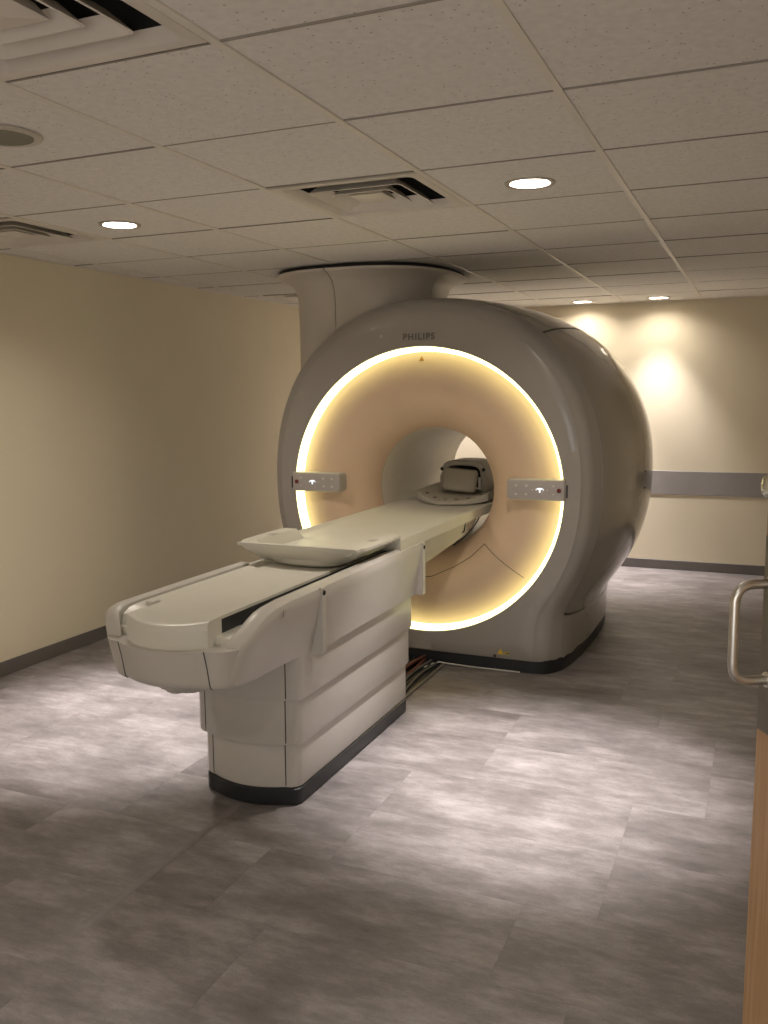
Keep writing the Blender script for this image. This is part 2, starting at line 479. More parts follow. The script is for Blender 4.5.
# fascia cone
FP = [(0.824, 5.000), (0.815, 4.999), (0.79, 4.995), (0.755, 4.987), (0.71, 4.978), (0.66, 4.974), (0.61, 4.979), (0.56, 4.993), (0.51, 5.020), (0.465, 5.056), (0.43, 5.092), (0.403, 5.126), (0.385, 5.160), (0.375, 5.200)]
FP = FP[::1]
obj('fascia', revolve_y([(0.824, 5.012)] + FP, CX, CZ, 160), M_fascia, scan, smooth=60, label='peach coloured funnel shaped front fascia')
def fascia_y(r):
    rs = [p[0] for p in FP][::-1]; yy = [p[1] for p in FP][::-1]
    return float(np.interp(r, rs, yy))
def on_fascia(x, z, lift=0.0):
    return Vector((x, fascia_y(math.hypot(x - CX, z - CZ)) - lift, z))
# access panel seam in the lower fascia
pl = [(-2.23, 0.72), (-2.12, 0.60), (-2.0, 0.535), (-1.906, 0.508), (-1.827, 0.520), (-1.69, 0.585), (-1.59, 0.65), (-1.505, 0.735)]
pth = []
for (x0, z0), (x1, z1) in zip(pl, pl[1:]):
    pth += [on_fascia(x0 + (x1 - x0) * k / 12, z0 + (z1 - z0) * k / 12) for k in range(12)]
pth.append(on_fascia(*pl[-1]))
obj('panel_seam', tube(pth, 0.0022, 6), M_seam, scan)
obj('panel_seam', tube([on_fascia(-1.505 + 0.255 * k / 40, 0.735 - 0.18 * k / 40) for k in range(41)], 0.0018, 6), M_seam, scan)
# bore
obj('bore_liner', revolve_y([(0.375, 5.202), (0.366, 5.26), (0.356, 5.5), (0.352, 6.2), (0.357, 6.597)], CX, CZ, 96), M_bore, scan, smooth=60, label='pale cylindrical bore wall')
obj('bore_seam', revolve_y([(0.357, 6.597), (0.372, 6.599), (0.372, 6.607), (0.360, 6.609)], CX, CZ, 96), M_seam, scan)
obj('rear_funnel', revolve_y([(0.360, 6.609), (0.375, 6.66), (0.41, 6.74), (0.47, 6.82), (0.56, 6.89), (0.66, 6.93), (0.77, 6.945)], CX, CZ, 96), M_bore, scan, smooth=60)
# control panels
def control_panel(sx):
    # sx=-1 left, +1 right
    xo, xi = CX + sx * 0.865, CX + sx * 0.53
    x0, x1 = min(xo, xi), max(xo, xi)
    z0, z1 = 1.024, 1.144
    bm = bmesh.new()
    def lp(yv, ins):
        pts = []
        R = 0.022
        def corner(cx, cz, a0, r):
            return [(cx + r * math.cos(a0 + PI / 2 * k / 5), yv, cz + r * math.sin(a0 + PI / 2 * k / 5)) for k in range(6)]
        rl = R if sx > 0 else 0.004; rr = R if sx < 0 else 0.004
        X0, X1, Z0, Z1 = x0 + ins, x1 - ins, z0 + ins, z1 - ins
        pts += corner(X1 - rr, Z1 - rr, 0, rr) + corner(X0 + rl, Z1 - rl, PI / 2, rl) + corner(X0 + rl, Z0 + rl, PI, rl) + corner(X1 - rr, Z0 + rr, 1.5 * PI, rr)
        return pts
    loft([lp(5.05, 0), lp(4.924, 0), lp(4.916, 0.003), lp(4.912, 0.008)], bm, True, True, True)
    p = obj('control_panel', bm, M_panel, scan, smooth=30, label='%s grey control panel with keys and red stop button' % ('left' if sx < 0 else 'right'))
    def disc(name, x, z, r, m, h=0.003, lab=None):
        obj(name, revolve_y([(r, 4.913), (r, 4.912 - h), (r * 0.8, 4.912 - h - 0.001), (0.0005, 4.912 - h - 0.001)], x, z, 16), m, p, smooth=40, label=lab)
    zc = (z0 + z1) / 2
    disc('stop_button', CX + sx * 0.832, zc, 0.0125, M_stop, 0.006, 'dark red stop button')
    for dx in (0.585, 0.645):
        for dz in (-0.026, 0.022):
            disc('key', CX + sx * dx, zc + dz, 0.0075, M_key)
    disc('key', CX + sx * 0.80, zc + 0.024, 0.006, M_key)
    disc('key', CX + sx * 0.80, zc - 0.022, 0.005, M_key)
    disc('key', CX + sx * 0.68, zc, 0.005, M_key)
    disc('key', CX + sx * 0.765, zc, 0.005, M_key)
    bm = bmesh.new()
    bx = CX + sx * 0.722
    box(bx - 0.004, bx + 0.004, 4.9105, 4.912, zc - 0.014, zc + 0.012, bm)
    box(bx - 0.016, bx + 0.016, 4.9105, 4.912, zc + 0.004, zc + 0.011, bm)
    box(bx - 0.022, bx - 0.018, 4.9105, 4.912, zc - 0.002, zc + 0.006, bm)
    box(bx + 0.018, bx + 0.022, 4.9105, 4.912, zc - 0.002, zc + 0.006, bm)
    obj('display_icon', bm, M_disp, p, label='small lit white table icon')
    obj('release_slot', box(CX + sx * 0.873 - 0.004, CX + sx * 0.873 + 0.004, 4.925, 4.935, zc - 0.042, zc + 0.03), M_seam, scan)
control_panel(-1); control_panel(1)
# lettering
cu = bpy.data.curves.new('lettering', 'FONT'); cu.body = 'PHILIPS'; cu.size = 0.052; cu.extrude = 0.001; cu.align_x = 'CENTER'; cu.align_y = 'CENTER'; cu.space_character = 1.22; cu.offset = 0.0012
tmp = bpy.data.objects.new('lettering_source', cu); C.objects.link(tmp)
bpy.context.view_layer.update()
me = bpy.data.meshes.new_from_object(tmp.evaluated_get(bpy.context.evaluated_depsgraph_get()))
bpy.data.objects.remove(tmp)
me.materials.clear(); me.materials.append(M_logo); me.name = 'lettering'
me.transform(Matrix.Translation(Vector((-1.88, 4.9265, 1.958)) - scan.location) @ Matrix.Rotation(PI / 2, 4, 'X'))
lo = bpy.data.objects.new('lettering', me); C.objects.link(lo); lo.parent = scan; lo['label'] = 'dark grey raised letters'
def tri(cx, cz, s, yv):
    bm = bmesh.new()
    loft([[(cx - s, yv, cz - s * 0.8), (cx + s, yv, cz - s * 0.8), (cx, yv, cz + s * 0.9)], [(cx - s, yv - 0.001, cz - s * 0.8), (cx + s, yv - 0.001, cz - s * 0.8), (cx, yv - 0.001, cz + s * 0.9)]], bm, True, True, True)
    return bm
bm = bmesh.new()
loft([[on_fascia(-1.886 - 0.016, 1.822, d), on_fascia(-1.886 + 0.016, 1.822, d), on_fascia(-1.886, 1.85, d)] for d in (0.0, 0.002)], bm, True, True, True)
obj('warning_mark', bm, M_orange, scan, label='small orange warning triangle')
# sticker low on the right of the front: yellow triangle, dark dot and dash
obj('sticker', tri(-1.368, 0.118, 0.020, 4.927), M_yellow, scan, label='yellow warning sticker')
obj('sticker', box(-1.345, -1.315, 4.9265, 4.928, 0.106, 0.118), M_yellow, scan)
obj('sticker', box(-1.338, -1.312, 4.9255, 4.9265, 0.110, 0.115), M_seam, scan)
obj('sticker', revolve_y([(0.009, 4.928), (0.009, 4.9265), (0.0005, 4.9265)], -1.402, 0.088, 16), M_seam, scan)
obj('cap_disc', revolve_y([(0.014, 4.93), (0.014, 4.926), (0.0005, 4.925)], -1.885, 0.145, 20), M_bezel, scan)
obj('cap_disc', revolve_y([(0.011, 4.93), (0.011, 4.9255), (0.0005, 4.925)], -2.12, 1.968, 20), M_panel, scan)
# small latches on the right side cover
for z in (1.135, 1.03):
    p = outline(5.75, math.asin((z - 1.112) / 1.2))
    obj('latch_mark', box(p.x - 0.012, p.x + 0.0015, p.y - 0.022, p.y + 0.022, p.z - 0.005, p.z + 0.005), M_seam, scan)

# ---------------------------------------------------------------- column cover up to the ceiling
colm = thing('service_column', 'pale flared column cover between scanner top and ceiling', 'column cover', (-2.5, 5.7, 2.4))
def sup(cx, cy, a, b, z, n=2.6, N=96, t0=0.0, t1=2 * PI, closed=True):
    out = []
    for k in range(N if closed else N + 1):
        t = t0 + (t1 - t0) * k / N
        c, s = math.cos(t), math.sin(t)
        out.append((cx + a * math.copysign(abs(c) ** (2 / n), c), cy + b * math.copysign(abs(s) ** (2 / n), s), z))
    return out
CP = [(1.60, 0.475, 0.50), (2.10, 0.475, 0.50), (2.24, 0.48, 0.505), (2.30, 0.488, 0.52), (2.345, 0.505, 0.54), (2.375, 0.535, 0.575), (2.392, 0.575, 0.605), (2.400, 0.615, 0.625), (2.407, 0.622, 0.63), (2.416, 0.622, 0.63)]
CCX, CCY = -2.525, 5.74
# front cover in two pieces with a vertical seam, rear cover behind
def col_piece(name, a0, a1, N):
    rows = [sup(CCX, CCY, a, b, z, 2.5, N, math.radians(a0), math.radians(a1), False) for z, a, b in CP]
    ins = [sup(CCX, CCY, a - 0.012, b - 0.012, z, 2.5, N, math.radians(a0), math.radians(a1), False) for z, a, b in CP]
    for r, q in zip(rows, ins):
        r.insert(0, q[0]); r.append(q[-1])
    return obj(name, loft(rows, closed=False), M_white if False else M_col, colm, smooth=40)
M_col = mat('column_plastic', (0.66, 0.61, 0.54), 0.4, noise=0.015, nscale=3)
col_piece('front_cover', 180.3, 266.6, 48)
col_piece('front_cover', 267.1, 348, 50)
col_piece('rear_cover', 348.6, 539.6, 90)
obj('inner_core', loft([sup(CCX, CCY, a - 0.011, b - 0.011, z, 2.5, 96) for z, a, b in CP]), M_seam, colm)
obj('gasket', loft([sup(CCX, CCY, 0.605, 0.615, 2.41, 2.5), sup(CCX, CCY, 0.605, 0.615, 2.4375, 2.5)], cap0=True, cap1=True), M_dark, colm, label='black gasket against the ceiling')

# ---------------------------------------------------------------- patient table
TX = -1.865
tab = thing('patient_table', 'long pale patient table reaching into the scanner bore on a stepped pedestal', 'table', (TX, 3.4, 0))
TXP = TX + 0.012
def tier_loop(z, hw, yn, yf, ins=0.0, bow=0.045, rc=0.05):
    TX = TXP; hw -= ins; yn += ins; yf -= ins
    pts = []
    n = 12
    for k in range(n + 1):
        u = -1 + 2 * k / n
        pts.append((TX + u * (hw - rc), yn - bow * (1 - u * u), z))
    for k in range(1, 7):
        a = -PI / 2 + PI / 2 * k / 6
        pts.append((TX + hw - rc + rc * math.cos(a), yn + rc + rc * math.sin(a), z))
    r2 = 0.015
    for k in range(0, 4):
        a = PI / 2 * k / 3
        pts.append((TX + hw - r2 + r2 * math.cos(a), yf - r2 + r2 * math.sin(a), z))
    for k in range(0, 4):
        a = PI / 2 + PI / 2 * k / 3
        pts.append((TX - hw + r2 + r2 * math.cos(a), yf - r2 + r2 * math.sin(a), z))
    for k in range(0, 6):
        a = PI + PI / 2 * k / 6
        pts.append((TX - hw + rc + rc * math.cos(a), yn + rc + rc * math.sin(a), z))
    return pts
def tier(name, z0, z1, hw, yn, yf, m, bev=0.008):
    return obj(name, loft([tier_loop(z0, hw, yn, yf, 0.014), tier_loop(z0 + 0.004, hw, yn, yf, 0.004), tier_loop(z0 + 0.012, hw, yn, yf, 0.0), tier_loop(z1 - 0.006, hw, yn, yf, 0.0), tier_loop(z1, hw, yn, yf, 0.006)], cap0=True, cap1=True), m, tab, smooth=35)
TIERS = [(0.072, 0.262, 0.221, 2.925, 4.092), (0.258, 0.452, 0.238, 2.902, 4.090), (0.448, 0.66, 0.255, 2.878, 4.088)]
pb = tier('pedestal_plinth', 0.0, 0.074, 0.222, 2.923, 4.094, M_black); pb['label'] = 'black plinth of the pedestal'
for z0, z1, hw, yn, yf in TIERS:
    p = tier('pedestal_shell', z0, z1, hw, yn, yf, M_white)
    for sx in (-1, 1):                                     # upright seams in the near face
        x = TXP + sx * (hw - 0.052)
        obj('seam', box(x - 0.0018, x + 0.0018, yn - 0.0022, yn + 0.004, z0 + 0.013, z1 - 0.007), M_seam, p)

# body of the table top: sides, near end, rear
def body_loop(z, hw, yn, yf, bow, rc, N=14):
    pts = []
    for k in range(N + 1):
        u = -1 + 2 * k / N
        pts.append((TX + u * (hw - rc), yn - bow * (1 - u * u), z))
    for k in range(1, 9):
        a = -PI / 2 + PI / 2 * k / 8
        pts.append((TX + hw - rc + rc * math.cos(a), yn + rc + rc * math.sin(a), z))
    pts.append((TX + hw, (yn + yf) / 2, z))
    pts.append((TX + hw, yf, z)); pts.append((TX - hw, yf, z))
    pts.append((TX - hw, (yn + yf) / 2, z))
    for k in range(0, 8):
        a = PI + PI / 2 * k / 8
        pts.append((TX - hw + rc + rc * math.cos(a), yn + rc + rc * math.sin(a), z))
    return pts
# lower overhanging nose: lofted upward
BL = [(0.628, 0.236, 2.462, 0.040, 0.075), (0.631, 0.250, 2.444, 0.044, 0.08), (0.640, 0.258, 2.434, 0.046, 0.085), (0.660, 0.262, 2.429, 0.048, 0.085), (0.715, 0.268, 2.418, 0.050, 0.09), (0.775, 0.276, 2.405, 0.052, 0.09)]
obj('near_end_shell', loft([body_loop(z, hw, yn, 3.02, bow, rc) for z, hw, yn, bow, rc in BL], cap0=True, cap1=True), M_white, tab, smooth=40)
for sx in (-1, 1):
    x = TX + sx * 0.168
    pth = []
    for z, hw, yn, bow, rc in BL[1:]:
        u = (sx * 0.178) / (hw - rc) if abs(0.178) <= (hw - rc) else sx
        if abs(u) < 1: yy = yn - bow * (1 - u * u)
        else:
            d = (0.178 - (hw - rc)) / rc; yy = yn + rc - rc * math.sqrt(max(0, 1 - d * d))
        pth.append((TX + sx * 0.178, yy - 0.0005, z))
    obj('seam', tube(pth, 0.0018, 6), M_seam, tab)
# belly under the nose (recessed grip)
obj('belly_grip', loft([body_loop(z, hw, yn, 2.72, 0.02, 0.05) for z, hw, yn in ((0.588, 0.06, 2.50), (0.592, 0.085, 2.475), (0.615, 0.105, 2.455), (0.64, 0.11, 2.45))], cap0=True, cap1=True), M_white, tab, smooth=40)
# side walls (apron) lofted along the length, one per side
def apron(sx):
    rows = []
    for yv, top, zb, xo, xb in ((2.462, 0.778, 0.66, 0.262, 0.245), (2.475, 0.795, 0.645, 0.278, 0.250), (2.495, 0.812, 0.638, 0.293, 0.252), (2.53, 0.834, 0.634, 0.303, 0.254), (2.57, 0.857, 0.632, 0.308, 0.255), (2.61, 0.873, 0.630, 0.310, 0.255), (2.66, 0.882, 0.630, 0.312, 0.255), (2.75, 0.888, 0.629, 0.313, 0.256),
                            (2.93, 0.890, 0.626, 0.316, 0.262), (3.02, 0.891, 0.622, 0.317, 0.275), (3.06, 0.891, 0.622, 0.317, 0.284), (3.30, 0.892, 0.622, 0.317, 0.284), (3.41, 0.892, 0.622, 0.317, 0.284), (3.43, 0.893, 0.622, 0.317, 0.284), (4.15, 0.893, 0.622, 0.317, 0.284)):
        if sx < 0:
            top = {2.462: 0.81, 2.475: 0.842, 2.495: 0.860, 2.53: 0.868}.get(yv, 0.872 if yv < 3.42 else 0.852)
        if sx < 0: xo += 0.016
        t = max(0.04, 0.066 if sx < 0 else 0.070)
        th = [(xb, zb), (xb + (xo - xb) * 0.55, zb + 0.45 * (top - 0.03 - zb)), (xo - 0.002, zb + 0.9 * (top - 0.03 - zb)), (xo, top - 0.025), (xo - 0.006, top - 0.010), (xo - 0.022, top - 0.002), (xo - 0.040, top), (xo - t + 0.012, top - 0.001), (xo - t + 0.003, top - 0.006), (xo - t, top - 0.02), (xo - t, zb + 0.02)]
        rows.append([(TX + sx * a, yv, z) for a, z in th])
    return obj('side_apron', loft(rows, closed=True, cap0=True, cap1=True), M_white, tab, smooth=38)
apron(1); apron(-1)
# fins on the right side apron
for yv in (2.99, 4.10):
    for sx in (1, -1):
        X = TX + sx * 0.312
        zt = 0.884 if sx > 0 else 0.862
        pts = [(-0.02, zt), (0.006, zt), (0.010, zt - 0.006), (0.0105, 0.626), (0.006, 0.620), (-0.06, 0.620)]
        bm = loft([[(X + sx * a, yv, z) for a, z in pts], [(X + sx * a, yv + 0.032, z) for a, z in pts]], None, True, True, True)
        f = obj('side_fin', bm, M_white, tab)
        bx = X + sx * 0.009
        c = bmesh.new()
        n = 14
        loft([[(bx + sx * d, yv + 0.016 + r * math.cos(2 * PI * k / n), zt - 0.022 + r * math.sin(2 * PI * k / n)) for k in range(n)] for d, r in ((-0.004, 0.010), (0.004, 0.010), (0.005, 0.006), (0.003, 0.004))], c, True, True, True)
        obj('bolt', c, M_seam, f, smooth=40)
obj('tiny_mark', box(TX + 0.3155, TX + 0.3176, 2.70, 2.716, 0.838, 0.862), M_panel, tab)
# carrier deck (the fixed surface of the near half): thin plate with a solid pale near end
def deck_z(u): return 0.860 + 0.008 * abs(u) ** 3
def deck_rows(spec, hw, zb):
    rows = []
    N = 20
    for d, dz, straight in spec:
        r = []
        for k in range(N + 1):
            u = -1 + 2 * k / N
            yb = d if straight else 2.445 - 0.070 * (1 - u * u) + d
            r.append((TX + hw * u, yb, deck_z(u) + dz))
        rows.append(r + [(px, py, zb) for px, py, pz in r[::-1]])
    return loft(rows, closed=True, cap0=True, cap1=True)
obj('deck_end', deck_rows(((-0.004, -0.030, 0), (-0.002, -0.010, 0), (0.003, -0.003, 0), (0.012, 0.0, 0), (0.035, 0.0, 0), (2.525, 0.0, 1)), 0.170, 0.772), M_deck, tab, smooth=35, label='raised pale near end of the deck')
obj('carrier_deck', deck_rows(((2.527, -0.001, 1), (3.2, -0.001, 1), (4.14, -0.001, 1)), 0.165, 0.856), M_deck, tab, smooth=35, label='pale flat carrier deck on the near half')
# floor of the slots either side of the deck
obj('slot_floor', box(TX - 0.16, TX + 0.1625, 2.528, 4.14, 0.765, 0.8562), M_black, tab)
# left ledge with step, and the grip ledges at the near end
rows = []
for yv, top in ((2.50, 0.805), (2.515, 0.835), (2.55, 0.850), (2.60, 0.855), (3.42, 0.855), (3.43, 0.848), (4.12, 0.846)):
    rows.append([(TX - 0.166, yv, 0.80), (TX - 0.166, yv, top - 0.006), (TX - 0.172, yv, top), (TX - 0.215, yv, top + 0.004), (TX - 0.243, yv, top + 0.010), (TX - 0.249, yv, 0.80)])
obj('left_ledge', loft(rows, closed=True, cap0=True, cap1=True), M_deck, tab, smooth=30)
for sx in (-1, 1):
    obj('end_ledge', box(min(TX + sx * 0.160, TX + sx * 0.262), max(TX + sx * 0.160, TX + sx * 0.262), 2.485, 2.66, 0.760, 0.806, bev=0.006), M_deck, tab, smooth=40)
obj('stop_nub', box(TX - 0.212, TX - 0.178, 2.60, 2.65, 0.850, 0.874, bev=0.006), M_deck, tab, smooth=40)
# sliding table top: tray with wings at its foot, reaching through the bore
def top_section(yv, hw, wing, zwing=0.968, near=False):
    N = 40
    top, bot = [], []
    for k in range(N + 1):
        u = -1 + 2 * k / N
        a = abs(u)
        zm = 0.918 + 0.010 * a ** 2
        if a > 0.88: zm += 0.014 * min(1, (a - 0.88) / 0.05)
        s = min(1, max(0, (a - 0.66) / 0.07)); s = s * s * (3 - 2 * s)
        zw = 0.918 * (1 - s) + zwing * s
        if near: zw = zwing
        zt = zm * (1 - wing) + zw * wing
        if a > 0.985: zt -= 0.004
        bm_ = 0.884
        bw = 0.866 + (zwing - 0.016 - 0.866) * min(1, a / 0.94) ** 4.2
        top.append((TX - 0.012 * wing + hw * u, yv, zt)); bot.append((TX - 0.012 * wing + hw * u, yv, bm_ * (1 - wing) + bw * wing))
    return top, bot
rows = []
def push(tb): rows.append(tb[0] + tb[1][::-1])
t, b = top_section(3.385, 0.300, 1, near=True)
rows.append([(x, yv + 0.004, z - 0.010) for x, yv, z in t] + [(x, yv + 0.004, 0.953) for x, yv, z in b[::-1]])
rows.append([(x, yv, z - 0.003) for x, yv, z in t] + [(x, yv + 0.006, 0.950) for x, yv, z in b[::-1]])
rows.append([(x, yv + 0.008, z) for x, yv, z in t] + [(x, yv + 0.016, max(bz, 0.930)) for x, yv, bz in b[::-1]])
rows.append([(x, yv + 0.020, z - 0.002) for x, yv, z in t] + [(x, yv + 0.05, max(bz, 0.895)) for x, yv, bz in b[::-1]])
t2, b2 = top_section(3.46, 0.318, 1)
b2 = [(x, 3.46 + (0.0 if abs(x - TX) > 0.2 else -0.02 + 0.5 * (x - TX) ** 2 * 2), z) for x, yv, z in b2]
tm = [(x, 3.43, 0.5 * (z + zz)) for (x, _, z), (_, _, zz) in zip(t, t2)]
rows.append([(x, yv, z) for x, yv, z in tm] + [(x, yv - 0.01, max(z, 0.875)) for x, yv, z in b2[::-1]])
push((t2, b2))
push(top_section(3.60, 0.322, 1)); push(top_section(3.80, 0.322, 1)); push(top_section(3.835, 0.318, 0.97)); push(top_section(3.842, 0.306, 0.0))
for yv in (4.0, 4.4, 4.9, 5.4, 5.9, 6.30): push(top_section(yv, 0.304, 0.0))
obj('sliding_top', loft(rows, closed=True, cap0=True, cap1=True), M_deck, tab, smooth=30, label='pale sliding top with a winged tray end')
for sx in (-1, 1):
    obj('wing_recess', box(TX + sx * 0.262 - 0.025, TX + sx * 0.262 + 0.012, 3.60, 3.66, 0.9672, 0.969, bev=0.0008), M_panel, tab)
obj('side_latch', tube(round_path([(TX + 0.236, 3.50, 0.935), (TX + 0.236, 3.50, 0.915), (TX + 0.230, 3.47, 0.905)], 0.008), 0.005, 8), M_seam, tab, smooth=60)
# bridge between table and scanner under the sliding top
bm = bmesh.new()
loft([[(TX - 0.27, yv, 0.883), (TX - 0.24, yv, 0.80), (TX - 0.15, yv, zb), (TX + 0.15, yv, zb), (TX + 0.25, yv, 0.79), (TX + 0.272, yv, 0.883)] for yv, zb in ((4.14, 0.655), (4.70, 0.69), (5.03, 0.715))], bm, True, True, True)
obj('bridge_housing', bm, M_white, tab, smooth=20)
bm = bmesh.new()
loft([[(TX - 0.26, yv, 0.883), (TX - 0.23, yv, 0.82), (TX, yv, 0.76), (TX + 0.235, yv, 0.80), (TX + 0.268, yv, 0.883)] for yv in (5.03, 5.2)], bm, True, True, True)
obj('bridge_end', bm, M_bore, tab)
obj('bridge_gap', tube(round_path([(TX + 0.290, 5.175, 0.885), (TX + 0.268, 5.150, 0.83), (TX + 0.215, 5.09, 0.755), (TX + 0.165, 5.04, 0.715)], 0.03), 0.004, 6), M_seam, tab)
obj('bridge_hook', tube(round_path([(TX + 0.268, 4.95, 0.868), (TX + 0.262, 4.95, 0.818), (TX + 0.225, 4.85, 0.795)], 0.01), 0.004, 6), M_seam, tab)

# ---------------------------------------------------------------- head coil in the bore
hc = thing('head_coil', 'grey head coil with arched frame and cushion inside the bore', 'head coil', (TX, 5.6, 0.93))
rows = []
for yv, lift in ((5.30, 0.0), (5.32, 0.016), (5.45, 0.022), (5.9, 0.028), (6.15, 0.03)):
    tp, bt = [], []
    for k in range(21):
        u = -1 + 2 * k / 20
        yy = yv + (0.16 * u * u if yv < 5.5 else 0)
        tp.append((TX + 0.012 + 0.245 * u, yy, 0.930 + 0.05 * abs(u) ** 2.6 + lift)); bt.append((TX + 0.012 + 0.245 * u, yy, 0.922 + 0.02 * abs(u) ** 2.6))
    rows.append(tp + bt[::-1])
obj('coil_base', loft(rows, closed=True, cap0=True, cap1=True), M_coil, hc, smooth=35)
for u in (-0.78, -0.45, -0.1, 0.2, 0.5, 0.8):
    x = TX + 0.012 + 0.245 * u
    z = 0.930 + 0.05 * abs(u) ** 2.6 + 0.020
    yy = 5.40 + 0.16 * u * u
    obj('slot', box(x - 0.013, x + 0.013, yy - 0.012, yy + 0.012, z - 0.006, z + 0.0015), M_seam, hc)
# arch
def arch_loop(yv, w, h, r, cz=0.965):
    pts = [(TX - 0.015 - w, yv, cz), (TX - 0.015 - w * 1.02, yv, cz + h * 0.45)]
    for k in range(13):
        a = PI - PI * k / 12
        pts.append((TX - 0.015 + (w * 0.94) * math.copysign(abs(math.cos(a)) ** 0.6, math.cos(a)), yv, cz + h * 0.62 + h * 0.38 * math.sin(a) ** 0.7))
    pts += [(TX - 0.015 + w * 1.02, yv, cz + h * 0.45), (TX - 0.015 + w, yv, cz)]
    return pts
bm = bmesh.new()
A = [arch_loop(yv, w, h, 0) for yv, w, h in ((5.78, 0.166, 0.212), (5.765, 0.160, 0.205), (5.765, 0.136, 0.178), (5.80, 0.130, 0.172), (6.02, 0.130, 0.172), (6.02, 0.166, 0.212))]
loft(A + [A[0]], bm, closed=False)
obj('arch_frame', bm, M_coil, hc, smooth=40, label='arched grey coil frame')
obj('arch_back', box(TX - 0.14, TX + 0.11, 6.005, 6.015, 0.965, 1.13), M_seam, hc)
for sx in (-1, 1):
    obj('arch_bolt', revolve_y([(0.012, 5.77), (0.012, 5.76), (0.0005, 5.758)], TX - 0.015 + sx * 0.148, 1.115, 12), M_seam, hc)
# cushion (slightly tilted padded block)
bm = box(-0.118, 0.118, -0.028, 0.028, -0.078, 0.078, bev=0.024, seg=4)
bmesh.ops.transform(bm, matrix=Matrix.Translation((TX + 0.002, 5.66, 1.050)) @ Matrix.Rotation(math.radians(-14), 4, 'X') @ Matrix.Rotation(math.radians(4), 4, 'Y'), verts=bm.verts)
obj('cushion', bm, M_cush, hc, smooth=40, label='padded grey cushion')
obj('clip', box(TX + 0.118, TX + 0.135, 5.69, 5.72, 0.985, 1.07, bev=0.004), M_key, hc, label='white clip')

# ---------------------------------------------------------------- cables in the floor trough
tr = thing('cable_trough', 'dark cable trough in the floor between table pedestal and scanner', 'cable trough', (-1.87, 4.5, 0))
obj('trough_plate', box(-2.02, -1.72, 4.10, 4.925, 0.0005, 0.004), M_black, tr)
obj('trough_rim', box(-1.722, -1.704, 4.10, 4.925, 0.0005, 0.012, bev=0.002), M_base, tr)
obj('trough_rim', box(-2.036, -2.018, 4.10, 4.925, 0.0005, 0.012, bev=0.002), M_base, tr)
for i, (x, r, m, z) in enumerate([(-1.76, 0.008, M_cabG, 0.012), (-1.785, 0.007, M_black, 0.011), (-1.81, 0.009, M_cabG, 0.013), (-1.84, 0.012, M_cabR, 0.016), (-1.875, 0.012, M_cabR, 0.017), (-1.91, 0.010, M_black, 0.014), (-1.85, 0.010, M_cabR, 0.036), (-1.95, 0.010, M_cabG, 0.014)]):
    obj('cable', tube([(x + 0.012 * math.sin(3.1 * i + 7 * t), 4.098 + 0.83 * t, z + (0.0 if z < 0.03 else 0.01 * math.sin(PI * t))) for t in [k / 14 for k in range(15)]], r, 8), m, tr, smooth=60)
wc = obj('floor_cable', tube([(-1.80, 4.80, 0.009), (-1.78, 4.87, 0.010), (-1.74, 4.905, 0.018), (-1.68, 4.918, 0.010), (-1.55, 4.922, 0.006), (-1.40, 4.924, 0.006), (-1.25, 4.925, 0.006)], 0.0045, 8), M_cabW, None, smooth=60)
wc['label'] = 'thin white cable on the floor along the scanner plinth'; wc['category'] = 'cable'

# ---------------------------------------------------------------- ceiling fittings
def diffuser(xc, yc, label, dark=False):
    t = thing('air_diffuser', label, 'air vent', (xc, yc, H), 'square ceiling air diffusers')
    h = 0.3175
    def sq(s, z): return [(xc - s, yc - s, z), (xc + s, yc - s, z), (xc + s, yc + s, z), (xc - s, yc + s, z)]
    def rsq(s, z, r=0.03):
        pts = []
        for qx, qy, a0 in ((1, 1, 0), (-1, 1, PI / 2), (-1, -1, PI), (1, -1, 1.5 * PI)):
            for k in range(5):
                a = a0 + PI / 2 * k / 4
                pts.append((xc + qx * (s - r) + r * math.cos(a), yc + qy * (s - r) + r * math.sin(a), z))
        return pts
    obj('frame', loft([rsq(h, H + 0.004, 0.002), rsq(h, H - 0.001, 0.002), rsq(h - 0.034, H - 0.002, 0.03), rsq(h - 0.037, H + 0.000, 0.03), rsq(h - 0.056, H + 0.030, 0.03)]), M_vent, t, smooth=40)
    def louver(s1, s0):
        obj('louver', loft([rsq(s0, H + 0.034, 0.02), rsq(s1 - 0.003, H + 0.001, 0.02), rsq(s1, H - 0.003, 0.02), rsq(s1 - 0.006, H - 0.004, 0.02), rsq(s0 - 0.004, H + 0.033, 0.02), rsq(s0, H + 0.034, 0.02)]), M_vent, t, smooth=40)
    louver(h - 0.112, h - 0.150); louver(h - 0.186, h - 0.222)
    cp = loft([rsq(0.055, H + 0.030, 0.004), rsq(0.076, H + 0.001, 0.004)], None)
    vs = [cp.verts.new(p) for p in sq(0.075, H + 0.0005)] + [cp.verts.new((xc, yc, H - 0.008))]
    for k in range(4): cp.faces.new((vs[k], vs[(k + 1) % 4], vs[4]))
    obj('centre_plate', cp, M_vent, t, smooth=8)
    obj('throat', loft([rsq(h - 0.055, H + 0.029, 0.03), rsq(h - 0.050, H + 0.14, 0.03)], cap1=True), M_dark, t, label='dark throat')
diffuser(*VENT_AT[0], 'square louvred air diffuser nearest the camera at the top left of the ceiling')
diffuser(*VENT_AT[1], 'square louvred air diffuser in the ceiling middle, in front of the scanner column')
diffuser(*VENT_AT[2], 'square louvred air diffuser by the left wall beside a lit downlight')
diffuser(*VENT_AT[3], 'far square air diffuser by the left wall, half hidden behind the scanner column')

